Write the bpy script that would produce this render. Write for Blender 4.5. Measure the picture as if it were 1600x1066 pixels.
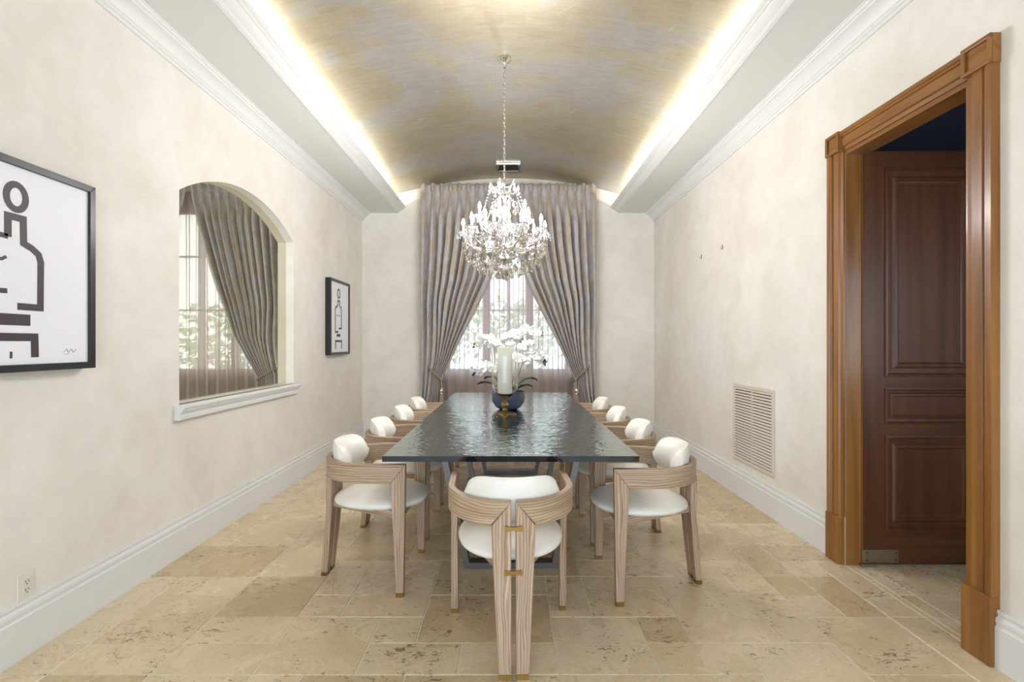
import bpy, bmesh, math, random
from mathutils import Vector, Matrix
R = math.radians
random.seed(7)
S = bpy.context.scene
C = S.collection
for o in list(bpy.data.objects): bpy.data.objects.remove(o)

# ------------------------------------------------------------ camera, world, light, exposure
cam_d = bpy.data.cameras.new('camera'); cam = bpy.data.objects.new('camera', cam_d); C.objects.link(cam)
cam.location = (0, 0, 1.3); cam.rotation_euler = (R(90), 0, 0)
cam_d.sensor_width = 36; cam_d.lens = 36 * 757 / 1600
cam_d.shift_x = 2 / 1600; cam_d.shift_y = 4 / 1600
cam_d.clip_start = .02; cam_d.clip_end = 200
S.camera = cam
W = bpy.data.worlds.new('world'); S.world = W; W.use_nodes = True
bg = W.node_tree.nodes['Background']
bg.inputs[0].default_value = (.70, .83, 1, 1); bg.inputs[1].default_value = 4.6
S.view_settings.view_transform = 'Standard'; S.view_settings.look = 'None'
S.view_settings.gamma = 1; S.view_settings.use_curve_mapping = False
S.view_settings.exposure = 0.17
COVE_W = 31; BULB_W = 6.3; DOWN_FILL_W = 10

XL, XR, YB, YF = -2.035, 1.965, 6.64, -1.8      # room faces
XC = -.035                                       # room axis

# ------------------------------------------------------------ materials
def nt(name):
    m = bpy.data.materials.new(name); m.use_nodes = True
    n = m.node_tree.nodes; return m, n, m.node_tree.links, n['Principled BSDF']
def srgb(r, g, b):
    f = lambda c: ((c/255+.055)/1.055)**2.4 if c > 10 else c/255/12.92
    return (f(r), f(g), f(b), 1)
def plain(name, col, rough=.5, metal=0, **kw):
    m, n, l, p = nt(name)
    p.inputs['Base Color'].default_value = col; p.inputs['Roughness'].default_value = rough; p.inputs['Metallic'].default_value = metal
    for k, v in kw.items(): p.inputs[k.replace('_', ' ')].default_value = v
    return m
def node(n, t, **kw):
    x = n.new(t)
    for k, v in kw.items(): setattr(x, k, v)
    return x
def coords(n, l, kind='Object', scale=(1, 1, 1), rnd=False):
    tc = n.new('ShaderNodeTexCoord'); mp = n.new('ShaderNodeMapping'); mp.inputs['Scale'].default_value = scale
    l.new(tc.outputs[kind], mp.inputs[0])
    if rnd:
        oi = n.new('ShaderNodeObjectInfo'); mu = node(n, 'ShaderNodeMath', operation='MULTIPLY'); mu.inputs[1].default_value = 37
        l.new(oi.outputs['Random'], mu.inputs[0]); cb = n.new('ShaderNodeCombineXYZ')
        for i in range(3): l.new(mu.outputs[0], cb.inputs[i])
        l.new(cb.outputs[0], mp.inputs['Location'])
    return mp.outputs[0]
def noise(n, l, vec, scale, detail=4, rough=.5, dist=0):
    x = n.new('ShaderNodeTexNoise'); x.inputs['Scale'].default_value = scale; x.inputs['Detail'].default_value = detail
    x.inputs['Roughness'].default_value = rough; x.inputs['Distortion'].default_value = dist
    l.new(vec, x.inputs['Vector']); return x.outputs['Fac']
def ramp(n, l, fac, stops):
    r = n.new('ShaderNodeValToRGB'); e = r.color_ramp.elements
    e[0].position, e[0].color = stops[0]; e[1].position, e[1].color = stops[-1]
    for s in stops[1:-1]:
        q = e.new(s[0]); q.color = s[1]
    l.new(fac, r.inputs[0]); return r.outputs[0]
def mix(n, l, fac, a, b, mode='MIX'):
    x = node(n, 'ShaderNodeMix', data_type='RGBA', blend_type=mode)
    for s, v in ((x.inputs[0], fac), (x.inputs[6], a), (x.inputs[7], b)):
        if hasattr(v, 'is_linked'): l.new(v, s)
        else: s.default_value = v
    return x.outputs[2]
def bump(n, l, p, h, strength=.2, dist=.01):
    b = n.new('ShaderNodeBump'); b.inputs['Strength'].default_value = strength; b.inputs['Distance'].default_value = dist
    l.new(h, b.inputs['Height']); l.new(b.outputs[0], p.inputs['Normal']); return b

def m_plaster():
    m, n, l, p = nt('venetian_plaster'); v = coords(n, l, 'Object')
    a = noise(n, l, v, 1.3, 6, .6, .6); b = noise(n, l, v, 7, 6, .65, .3)
    c1 = ramp(n, l, a, [(.3, srgb(226, 219, 207)), (.5, srgb(234, 229, 219)), (.7, srgb(240, 236, 228))])
    c2 = ramp(n, l, b, [(.3, (.89, .88, .86, 1)), (.62, (1, 1, 1, 1))])
    l.new(mix(n, l, .5, c1, c2, 'MULTIPLY'), p.inputs['Base Color'])
    p.inputs['Roughness'].default_value = .55; p.inputs['Specular IOR Level'].default_value = .3
    bump(n, l, p, b, .06, .01); return m
def m_wood(name, dark, mid, light, rough, su=1.6, sv=26, lime=0.0, coat=0, wsc=.9, usc=.6):
    m, n, l, p = nt(name); v = coords(n, l, 'UV', (su, sv, 1), True)
    a = noise(n, l, v, 1.0, 5, .6, .9)
    v2 = coords(n, l, 'UV', (su*usc, sv*.35, 1), True)
    w = node(n, 'ShaderNodeTexWave', wave_type='BANDS', bands_direction='Y'); w.inputs['Scale'].default_value = wsc
    w.inputs['Distortion'].default_value = 14; w.inputs['Detail'].default_value = 2; w.inputs['Detail Scale'].default_value = .45
    l.new(v2, w.inputs['Vector'])
    c = ramp(n, l, a, [(.25, dark), (.5, mid), (.78, light)])
    c2 = ramp(n, l, w.outputs['Fac'], [(.1, (.84, .82, .80, 1)), (.5, (1, 1, 1, 1))])
    col = mix(n, l, .7, c, c2, 'MULTIPLY')
    if lime:
        lm = ramp(n, l, w.outputs['Fac'], [(.84, (0, 0, 0, 1)), (.97, (1, 1, 1, 1))])
        mm = node(n, 'ShaderNodeMath', operation='MULTIPLY'); mm.inputs[1].default_value = lime; l.new(lm, mm.inputs[0])
        col = mix(n, l, mm.outputs[0], col, srgb(232, 222, 212))
    l.new(col, p.inputs['Base Color']); p.inputs['Roughness'].default_value = rough; p.inputs['Coat Weight'].default_value = coat
    p.inputs['Coat Roughness'].default_value = .15
    bump(n, l, p, a, .12, .004); return m
def m_travertine():
    m, n, l, p = nt('travertine'); v = coords(n, l, 'Object', (1, 1, 1), True)
    oi = n.new('ShaderNodeObjectInfo')
    a = noise(n, l, v, 3.2, 7, .62, .8)
    c = ramp(n, l, a, [(.28, srgb(211, 193, 163)), (.5, srgb(219, 203, 175)), (.72, srgb(227, 213, 188))])
    t = ramp(n, l, oi.outputs['Random'], [(0, srgb(232, 220, 198)), (.25, srgb(246, 240, 228)), (.7, srgb(255, 252, 244)), (1, srgb(255, 247, 232))])
    c = mix(n, l, .9, c, t, 'MULTIPLY')
    v3 = coords(n, l, 'Object', (1, 2.2, 1), True)
    pit = noise(n, l, v3, 26, 4, .62, 1.3); zone = noise(n, l, v, 4.5, 2)
    ad = node(n, 'ShaderNodeMath', operation='MULTIPLY_ADD'); ad.inputs[1].default_value = .42; l.new(zone, ad.inputs[0]); l.new(pit, ad.inputs[2])
    pm = ramp(n, l, ad.outputs[0], [(.845, (0, 0, 0, 1)), (.885, (1, 1, 1, 1))])
    mm = node(n, 'ShaderNodeMath', operation='MULTIPLY'); mm.inputs[1].default_value = .75; l.new(pm, mm.inputs[0])
    fine = noise(n, l, v, 60, 3, .7)
    fc = ramp(n, l, fine, [(.3, (.86, .84, .8, 1)), (.6, (1, 1, 1, 1))])
    c = mix(n, l, .8, c, fc, 'MULTIPLY')
    c = mix(n, l, mm.outputs[0], c, srgb(104, 82, 52))
    l.new(c, p.inputs['Base Color'])
    rr = ramp(n, l, a, [(.3, (.2, .2, .2, 1)), (.7, (.34, .34, .34, 1))]); l.new(rr, p.inputs['Roughness'])
    inv = node(n, 'ShaderNodeMath', operation='SUBTRACT'); inv.inputs[0].default_value = 1; l.new(pm, inv.inputs[1])
    bump(n, l, p, inv.outputs[0], .25, .003); return m
def m_leaf_gold():
    m, n, l, p = nt('metal_leaf'); v = coords(n, l, 'Object')
    a = noise(n, l, v, 1.1, 5, .6, .5); b = noise(n, l, coords(n, l, 'Object', (1, 5, 1)), 6, 6, .7, .4)
    c = ramp(n, l, a, [(.3, srgb(186, 174, 146)), (.48, srgb(194, 184, 160)), (.58, srgb(190, 188, 184)), (.72, srgb(200, 190, 162))])
    c2 = ramp(n, l, b, [(.3, (.8, .78, .74, 1)), (.65, (1, 1, 1, 1))]); c = mix(n, l, .8, c, c2, 'MULTIPLY')
    br = n.new('ShaderNodeTexBrick'); l.new(coords(n, l, 'Object', (1, 1, 0)), br.inputs['Vector'])
    br.inputs['Scale'].default_value = 1; br.inputs['Brick Width'].default_value = .15; br.inputs['Row Height'].default_value = .15
    br.inputs['Mortar Size'].default_value = .0022; br.offset = .3
    br.inputs['Color1'].default_value = (.9, .9, .9, 1); br.inputs['Color2'].default_value = (1, 1, 1, 1); br.inputs['Mortar'].default_value = (1.05, 1.04, 1.0, 1)
    c = mix(n, l, .75, c, br.outputs['Color'], 'MULTIPLY')
    # burnished scratches
    sc = node(n, 'ShaderNodeTexVoronoi', feature='DISTANCE_TO_EDGE'); sc.inputs['Scale'].default_value = 1.6
    l.new(coords(n, l, 'Object', (1, 1.6, 1)), sc.inputs['Vector'])
    gate = noise(n, l, v, 3.5, 2); g2 = ramp(n, l, gate, [(.58, (0, 0, 0, 1)), (.62, (1, 1, 1, 1))])
    s2 = ramp(n, l, sc.outputs['Distance'], [(.0, (1, 1, 1, 1)), (.006, (0, 0, 0, 1))])
    mm = node(n, 'ShaderNodeMath', operation='MULTIPLY'); l.new(g2, mm.inputs[0]); l.new(s2, mm.inputs[1])
    m5 = node(n, 'ShaderNodeMath', operation='MULTIPLY'); m5.inputs[1].default_value = .5; l.new(mm.outputs[0], m5.inputs[0])
    c = mix(n, l, m5.outputs[0], c, srgb(226, 218, 196))
    l.new(c, p.inputs['Base Color']); p.inputs['Metallic'].default_value = .7; p.inputs['Roughness'].default_value = .36
    bump(n, l, p, b, .1, .01); return m
def m_curtain():
    m, n, l, p = nt('damask'); v = coords(n, l, 'UV', (1, 1, 1))
    big = noise(n, l, v, 5.5, 2, .5, .6); fl = noise(n, l, v, 48, 3, .6)
    b2 = ramp(n, l, big, [(.47, (0, 0, 0, 1)), (.56, (1, 1, 1, 1))]); f2 = ramp(n, l, fl, [(.44, (0, 0, 0, 1)), (.54, (1, 1, 1, 1))])
    mm = node(n, 'ShaderNodeMath', operation='MULTIPLY'); l.new(b2, mm.inputs[0]); l.new(f2, mm.inputs[1])
    m5 = node(n, 'ShaderNodeMath', operation='MULTIPLY'); m5.inputs[1].default_value = .65; l.new(mm.outputs[0], m5.inputs[0])
    base = ramp(n, l, noise(n, l, v, 9, 3), [(.3, srgb(164, 160, 162)), (.7, srgb(188, 183, 182))])
    l.new(mix(n, l, m5.outputs[0], base, srgb(178, 150, 92)), p.inputs['Base Color'])
    p.inputs['Roughness'].default_value = .5; p.inputs['Sheen Weight'].default_value = .05; p.inputs['Specular IOR Level'].default_value = .5
    return m
def m_sheer():
    m, n, l, p = nt('sheer_voile'); out = n['Material Output']
    tr = n.new('ShaderNodeBsdfTransparent'); tr.inputs[0].default_value = (.94, .92, .93, 1)
    tl = n.new('ShaderNodeBsdfTranslucent'); tl.inputs[0].default_value = srgb(226, 214, 210)
    df = n.new('ShaderNodeBsdfDiffuse'); df.inputs[0].default_value = srgb(206, 192, 184)
    s1 = n.new('ShaderNodeMixShader'); s1.inputs[0].default_value = .5; l.new(tl.outputs[0], s1.inputs[1]); l.new(df.outputs[0], s1.inputs[2])
    s2 = n.new('ShaderNodeMixShader'); s2.inputs[0].default_value = .7; l.new(tr.outputs[0], s2.inputs[1]); l.new(s1.outputs[0], s2.inputs[2])
    l.new(s2.outputs[0], out.inputs[0]); return m
def m_pane(name, tint, gloss=.06):
    m, n, l, p = nt(name); out = n['Material Output']
    tr = n.new('ShaderNodeBsdfTransparent'); tr.inputs[0].default_value = tint
    gl = n.new('ShaderNodeBsdfGlossy'); gl.inputs['Roughness'].default_value = 0
    s = n.new('ShaderNodeMixShader'); s.inputs[0].default_value = gloss
    l.new(tr.outputs[0], s.inputs[1]); l.new(gl.outputs[0], s.inputs[2]); l.new(s.outputs[0], out.inputs[0]); return m
def m_tabletop():
    m, n, l, p = nt('rippled_glass'); v = coords(n, l, 'Object', (.75, 1, 1))
    a = noise(n, l, v, 17, 2, .5, .9); b = noise(n, l, v, 42, 2, .5, .5)
    ad = node(n, 'ShaderNodeMath', operation='MULTIPLY_ADD'); ad.inputs[1].default_value = .22; l.new(b, ad.inputs[0]); l.new(a, ad.inputs[2])
    p.inputs['Base Color'].default_value = (.37, .44, .42, 1); p.inputs['Roughness'].default_value = .04
    p.inputs['Metallic'].default_value = 1
    bump(n, l, p, ad.outputs[0], .55, .009); return m
def m_emit(name, col, s):
    m, n, l, p = nt(name); p.inputs['Base Color'].default_value = (1, 1, 1, 1)
    p.inputs['Emission Color'].default_value = col; p.inputs['Emission Strength'].default_value = s; return m
def m_leather():
    m, n, l, p = nt('cream_leather'); v = coords(n, l, 'Object')
    a = noise(n, l, v, 9, 3); l.new(ramp(n, l, a, [(.3, srgb(230, 225, 213)), (.7, srgb(240, 236, 226))]), p.inputs['Base Color'])
    p.inputs['Roughness'].default_value = .45; bump(n, l, p, noise(n, l, v, 180, 2), .05, .002); return m
def m_glass(name, col=(1, 1, 1, 1), ior=1.5, rough=0, tr=1):
    m = plain(name, col, rough); p = m.node_tree.nodes['Principled BSDF']
    p.inputs['Transmission Weight'].default_value = tr; p.inputs['IOR'].default_value = ior; return m
def m_foliage():
    m, n, l, p = nt('garden_leaf'); g = n.new('ShaderNodeObjectInfo')
    a = noise(n, l, coords(n, l, 'Object'), 6, 3)
    l.new(ramp(n, l, a, [(.3, srgb(112, 132, 88)), (.5, srgb(150, 172, 112)), (.7, srgb(196, 208, 150))]), p.inputs['Base Color'])
    p.inputs['Roughness'].default_value = .6; return m

M = dict(
    wall=m_plaster(), white=plain('white_paint', srgb(226, 226, 223), .45), soffit=plain('soffit_paint', srgb(222, 222, 218), .7),
    oak=m_wood('limed_oak', srgb(142, 112, 84), srgb(170, 142, 112), srgb(192, 168, 140), .5, 2.2, 46, .38, 0, 1.6, 1.5),
    mahog=m_wood('polished_mahogany', srgb(110, 68, 24), srgb(144, 95, 42), srgb(166, 116, 58), .34, .7, 12, 0, .15),
    doorwood=m_wood('dark_door_wood', srgb(78, 44, 20), srgb(98, 58, 30), srgb(114, 70, 38), .45, .7, 12, 0, .08),
    stone=m_travertine(), grout=plain('grout', srgb(224, 214, 194), .8), gold=m_leaf_gold(),
    curtain=m_curtain(), sheer=m_sheer(), table=m_tabletop(), leather=m_leather(), tabedge=plain('glass_edge', srgb(8, 14, 22), .05),
    brass=plain('aged_brass', srgb(150, 120, 66), .35, .9), brassgold=plain('gold_button', srgb(200, 170, 110), .35, .6),
    steel=plain('gunmetal', srgb(112, 108, 104), .4, .7), nickel=plain('polished_nickel', srgb(216, 211, 204), .12, 1),
    crystal=m_glass('crystal', (1, 1, 1, 1), 1.5, .0, .93), smoky=m_glass('smoky_crystal', srgb(206, 200, 190), 1.55, 0, .97),
    glass=m_pane('clear_pane', (.97, .98, .97, 1), .05), tint=m_pane('tinted_pane', (.84, .80, .71, 1), .04),
    hurricane=m_glass('hurricane_glass', (1, 1, 1, 1), 1.4), mercury=plain('mercury_glass', srgb(150, 126, 88), .18, .9),
    wax=plain('ivory_wax', srgb(228, 223, 206), .5), bulb=m_emit('lit_bulb', (1, .97, .92, 1), 30),
    sleeve=plain('candle_sleeve', srgb(240, 238, 230), .4), black=plain('black_lacquer', srgb(34, 35, 42), .3),
    paper=plain('white_paper', srgb(240, 240, 244), .6), ink=plain('brown_black_ink', srgb(62, 50, 52), .5), pencil=plain('pencil_grey', srgb(150, 148, 150), .7),
    petal=plain('white_petal', srgb(224, 221, 219), .55), lip=plain('orchid_lip', srgb(226, 212, 150), .5),
    stem=plain('orchid_stem', srgb(70, 76, 44), .5), bud=plain('dark_bud', srgb(38, 44, 44), .4), leaf=plain('orchid_leaf', srgb(38, 56, 40), .35),
    bowl=plain('slate_blue_glaze', srgb(70, 76, 100), .22), moss=plain('moss', srgb(70, 76, 44), .9),
    winwood=plain('window_wood', srgb(122, 92, 72), .5), winwall=plain('window_apron', srgb(120, 98, 80), .7),
    plate=plain('ivory_plate', srgb(226, 220, 206), .4), slot=plain('dark_slot', srgb(50, 46, 42), .6),
    vent=plain('painted_grille', srgb(216, 207, 190), .5), dark=plain('duct_shade', srgb(58, 52, 44), .9),
    hall=plain('hall_paint', srgb(96, 100, 118), .8), rope=plain('cord_taupe', srgb(150, 136, 116), .6),
    bronze=plain('dark_bronze', srgb(150, 132, 108), .4, .7), ground=plain('pale_paving', srgb(196, 190, 178), .8),
    foliage=m_foliage(), bark=plain('bark', srgb(92, 76, 60), .9), light_seal=plain('plain_slab', srgb(200, 196, 188), .9))

# ------------------------------------------------------------ mesh builder
class MB:
    def __init__(s): s.v = []; s.f = []; s.uv = []; s.mi = []; s.cur = 0
    def face(s, pts, uv=None):
        b = len(s.v); s.v += [tuple(p) for p in pts]; s.f.append(tuple(range(b, b+len(pts)))); s.uv.append(uv); s.mi.append(s.cur)
    def idx(s, ids, uv=None): s.f.append(tuple(ids)); s.uv.append(uv); s.mi.append(s.cur)
    def box(s, x0, x1, y0, y1, z0, z1, ch=0):
        b = len(s.v)
        if ch:
            r = [(x0, y0, z0), (x1, y0, z0), (x1, y1, z0), (x0, y1, z0), (x0, y0, z1-ch), (x1, y0, z1-ch), (x1, y1, z1-ch), (x0, y1, z1-ch),
                 (x0+ch, y0+ch, z1), (x1-ch, y0+ch, z1), (x1-ch, y1-ch, z1), (x0+ch, y1-ch, z1)]
            s.v += r
            q = [(3, 2, 1, 0)] + [(i, (i+1) % 4, 4+(i+1) % 4, 4+i) for i in range(4)] + [(4+i, 4+(i+1) % 4, 8+(i+1) % 4, 8+i) for i in range(4)] + [(8, 9, 10, 11)]
        else:
            s.v += [(x0, y0, z0), (x1, y0, z0), (x1, y1, z0), (x0, y1, z0), (x0, y0, z1), (x1, y0, z1), (x1, y1, z1), (x0, y1, z1)]
            q = [(3, 2, 1, 0), (4, 5, 6, 7), (0, 1, 5, 4), (1, 2, 6, 5), (2, 3, 7, 6), (3, 0, 4, 7)]
        # long-axis uv
        d = (x1-x0, y1-y0, z1-z0); L = d.index(max(d)); a, c = [k for k in range(3) if k != L]
        for f in q:
            P = [s.v[b+i] for i in f]
            s.idx([b+i for i in f], [(p[L], p[a]+p[c]) for p in P])
        return s
    def loft(s, rings, cap=True, close=True, loop=False):
        b = len(s.v); n = len(rings[0]); u = 0; us = [0]
        for k in range(1, len(rings)):
            u += (Vector(rings[k][0])-Vector(rings[k-1][0])).length; us.append(u)
        v = 0; vs = [0]
        mid = rings[len(rings)//2]
        for k in range(1, n+1):
            v += (Vector(mid[k % n])-Vector(mid[k-1])).length; vs.append(v)
        for r in rings: s.v += [tuple(p) for p in r]
        m = len(rings)
        for i in range(m if loop else m-1):
            i2 = (i+1) % m
            for j in range(n if close else n-1):
                j2 = (j+1) % n
                s.idx((b+i*n+j, b+i*n+j2, b+i2*n+j2, b+i2*n+j),
                      [(us[i], vs[j]), (us[i], vs[j+1]), (us[i2], vs[j+1]), (us[i2], vs[j])])
        if cap and not loop:
            s.idx([b+j for j in range(n)][::-1], [(0, vs[j]) for j in range(n)][::-1])
            s.idx([b+(m-1)*n+j for j in range(n)], [(us[-1], vs[j]) for j in range(n)])
        return s
    def tube(s, pts, r, n=8, loop=False, cap=True):
        pts = [Vector(p) for p in pts]; m = len(pts); rings = []
        rr = r if isinstance(r, (list, tuple)) else [r]*m
        nrm = None
        for i in range(m):
            a = pts[(i-1) % m] if (loop or i > 0) else pts[i]; c = pts[(i+1) % m] if (loop or i < m-1) else pts[i]
            t = (c-a).normalized()
            if nrm is None: nrm = t.orthogonal().normalized()
            else: nrm = (nrm - t*nrm.dot(t)); nrm = nrm.normalized() if nrm.length > 1e-6 else t.orthogonal().normalized()
            bn = t.cross(nrm)
            rings.append([pts[i]+(nrm*math.cos(2*math.pi*k/n)+bn*math.sin(2*math.pi*k/n))*rr[i] for k in range(n)])
        return s.loft(rings, cap, True, loop)
    def lathe(s, prof, n=24, c=(0, 0, 0)):
        rings = [[(c[0]+r*math.cos(2*math.pi*k/n), c[1]+r*math.sin(2*math.pi*k/n), c[2]+z) for k in range(n)] for r, z in prof]
        return s.loft(rings, True)
    def prism(s, poly, a0, a1, axis):
        def mk(p, a): return (a, p[0], p[1]) if axis == 0 else ((p[0], a, p[1]) if axis == 1 else (p[0], p[1], a))
        return s.loft([[mk(p, a0) for p in poly], [mk(p, a1) for p in poly]])
    def build(s, name, mat, parent=None, smooth=0, loc=None, bevel=0):
        me = bpy.data.meshes.new(name); me.from_pydata(s.v, [], s.f)
        for mt in (mat if isinstance(mat, (list, tuple)) else [mat]): me.materials.append(M[mt])
        uvl = me.uv_layers.new(name='UVMap'); k = 0
        for fi, f in enumerate(s.f):
            u = s.uv[fi]
            for j in range(len(f)):
                uvl.data[k].uv = u[j] if u else (s.v[f[j]][2], s.v[f[j]][0]+s.v[f[j]][1]*.7); k += 1
        for i, p in enumerate(me.polygons): p.material_index = s.mi[i]
        bm = bmesh.new(); bm.from_mesh(me); bmesh.ops.recalc_face_normals(bm, faces=bm.faces); bm.to_mesh(me); bm.free()
        if smooth:
            for p in me.polygons: p.use_smooth = True
            me.set_sharp_from_angle(angle=R(smooth))
        me.update()
        return link(name, me, parent, loc, bevel)
def link(name, me, parent=None, loc=None, bevel=0):
    o = bpy.data.objects.new(name, me); C.objects.link(o)
    if parent: o.parent = parent
    if loc: o.location = loc
    if bevel:
        b = o.modifiers.new('bevel', 'BEVEL'); b.width = bevel; b.segments = 2; b.limit_method = 'ANGLE'; b.angle_limit = R(40)
    return o
def thing(name, label, cat, loc=(0, 0, 0), rz=0, group=None):
    o = bpy.data.objects.new(name, None); C.objects.link(o); o.location = loc; o.rotation_euler = (0, 0, rz); o.empty_display_size = .1
    return tag(o, label, cat, group)
def tag(o, label, cat, group=None, kind=None):
    o['label'] = label; o['category'] = cat
    if group: o['group'] = group
    if kind: o['kind'] = kind
    return o
def struct(o, label=None):
    o['kind'] = 'structure'
    if label: o['label'] = label
    return o
def sroot(name, label, loc=(0, 0, 0)):
    o = bpy.data.objects.new(name, None); C.objects.link(o); o.location = loc; return struct(o, label)
def copy_tree(o, parent=None):
    c = o.copy(); C.objects.link(c)
    if parent: c.parent = parent
    for ch in list(o.children): copy_tree(ch, c)
    return c
def interp(t, pts):
    if t <= pts[0][0]: return pts[0][1]
    for (a, va), (b, vb) in zip(pts, pts[1:]):
        if t <= b: return va+(vb-va)*(t-a)/(b-a)
    return pts[-1][1]

# ------------------------------------------------------------ setting: floor tiles
fl = struct(MB().box(XL-.15, 4.2, YF-.2, YB+.15, -.06, -.003).build('floor', 'grout'), 'travertine floor laid in a random ashlar pattern')
GX, GY, G = .19, 1.90, .2012
known = [(-11, -10, 0, 1), (-10, -8, 0, 1), (-8, -6, 0, 1), (-6, -4, 0, 2), (-4, -2, 0, 1), (-2, 0, 0, 1), (-4, -3, 1, 2), (-3, 0, 1, 3), (0, 2, 0, 2),
         (2, 4, 0, 1), (2, 3, 1, 2), (3, 5, 1, 4), (5, 6, 1, 3), (6, 8, 0, 2), (6, 7, 2, 3), (1, 3, 2, 4), (4, 6, -1, 1), (7, 8, 2, 4), (8, 9, 2, 5), (8, 9, -1, 2),
         (-8, -6, 2, 4), (-10, -8, 1, 3), (-8, -6, 1, 2), (-6, -5, 2, 3), (-5, -3, 2, 5), (-11, -10, 1, 4), (-10, -8, 3, 4), (-8, -6, 4, 6), (9, 11, 2, 3), (9, 10, 0, 2), (9, 11, 3, 5)]
I0, I1, J0, J1 = -12, 16, -19, 24
occ = {}
tiles = []
def put(t):
    for i in range(t[0], t[1]):
        for j in range(t[2], t[3]): occ[i, j] = 1
    tiles.append(t)
for t in known: put(t)
rt = random.Random(11)
for j in range(J0, J1):
    for i in range(I0, I1):
        if (i, j) in occ: continue
        opts = [(3, 2), (2, 3), (2, 2), (2, 2), (3, 3), (2, 1), (1, 2), (1, 1)]
        wts = [5, 4, 4, 3, 1.5, 2.5, 1, .7]
        while True:
            k = rt.choices(range(len(opts)), wts)[0]; a, b = opts[k]
            if all((i+x, j+y) not in occ for x in range(a) for y in range(b)): break
        put((i, i+a, j, j+b))
rects = [(XL, XR, YF, YB), (XR, 2.085, 2.07, 2.845), (2.085, 3.1, 1.6, 3.3)]
cache = {}
far = MB(); nt_ = 0
for t in sorted(tiles, key=lambda t: t[2]):
    x0, x1, y0, y1 = GX+G*t[0], GX+G*t[1], GY+G*t[2], GY+G*t[3]
    for r in rects:
        a0, a1, b0, b1 = max(x0, r[0]), min(x1, r[1]), max(y0, r[2]), min(y1, r[3])
        if a1-a0 < .02 or b1-b0 < .02: continue
        gp = .0028
        w, d = round(a1-a0-2*gp, 3), round(b1-b0-2*gp, 3)
        if b1 < 1.6:
            far.box(a0+gp, a1-gp, b0+gp, b1-gp, -.012, 0, .002); continue
        if (w, d) not in cache:
            o = MB().box(-w/2, w/2, -d/2, d/2, -.012, 0, .002).build('stone_tile', 'stone', fl); cache[w, d] = o.data
        else: o = link('stone_tile', cache[w, d], fl)
        o.location = ((a0+a1)/2, (b0+b1)/2, rt.uniform(-.0008, .0004)); nt_ += 1
o = far.build('stone_tiling', 'stone', fl); o['kind'] = 'stuff'

# ------------------------------------------------------------ walls
ZT = 3.62
A0, A1, ASILL, ASP, ARISE = 2.974, 4.544, .925, 2.245, .235
AR = ((A1-A0)**2/4+ARISE**2)/(2*ARISE)
def arch(y):
    d = y-(A0+A1)/2; return ASP+ARISE-AR+math.sqrt(AR*AR-d*d)
mb = MB(); XO = XL-.15; N = 40
ys = [A0+(A1-A0)*k/N for k in range(N+1)]
for x in (XL, XO):
    mb.face([(x, YF, -.05), (x, A0, -.05), (x, A0, ZT), (x, YF, ZT)]); mb.face([(x, A1, -.05), (x, YB, -.05), (x, YB, ZT), (x, A1, ZT)])
    mb.face([(x, A0, -.05), (x, A1, -.05), (x, A1, ASILL), (x, A0, ASILL)])
    for a, b in zip(ys, ys[1:]): mb.face([(x, a, arch(a)), (x, b, arch(b)), (x, b, ZT), (x, a, ZT)])
for a, b in zip(ys, ys[1:]): mb.face([(XL, a, arch(a)), (XL, b, arch(b)), (XO, b, arch(b)), (XO, a, arch(a))])
for y in (A0, A1): mb.face([(XL, y, ASILL), (XO, y, ASILL), (XO, y, ASP), (XL, y, ASP)])
mb.face([(XL, A0, ASILL), (XL, A1, ASILL), (XO, A1, ASILL), (XO, A0, ASILL)])
mb.face([(XL, YF, -.05), (XO, YF, -.05), (XO, YF, ZT), (XL, YF, ZT)]); mb.face([(XL, YF, ZT), (XL, YB, ZT), (XO, YB, ZT), (XO, YF, ZT)])
struct(mb.build('wall_left', 'wall'), 'cream plaster wall with an arched interior opening')

def wall_rects(holes, a0, a1, z0, z1):      # rectangles around holes (a, b, zlo, zhi) sorted along the wall
    out = []; cur = a0
    for h in sorted(holes):
        out.append((cur, h[0], z0, z1)); out.append((h[0], h[1], h[3], z1))
        if h[2] > z0+.001: out.append((h[0], h[1], z0, h[2]))
        cur = h[1]
    out.append((cur, a1, z0, z1)); return out
D0, D1, DT = 2.07, 2.845, 2.43
mb = MB()
for a, b, z0, z1 in wall_rects([(D0, D1, -.05, DT)], YF, YB, -.05, ZT): mb.box(XR, XR+.12, a, b, z0, z1)
struct(mb.build('wall_right', 'wall'), 'cream plaster wall with the wooden doorway')
WIN = [(-1.02, .95, .89, 3.15), (-5.55, -3.0, .89, 3.15)]
mb = MB()
for a, b, z0, z1 in wall_rects(WIN, -7, 2.2, -.05, ZT): mb.box(a, b, YB, YB+.16, z0, z1)
struct(mb.build('wall_back', 'wall'), 'cream plaster end wall behind the curtained window')
mb = MB()
for a, b, z0, z1 in wall_rects([(-1.75, 1.68, -.05, 2.5)], XL-.15, XR+.12, -.05, ZT): mb.box(a, b, YF-.15, YF, z0, z1)  # opening behind the camera is added so sky light fills the room
struct(mb.build('wall_front', 'wall'), 'unseen cream plaster wall with a wide opening added to let daylight in')
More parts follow.
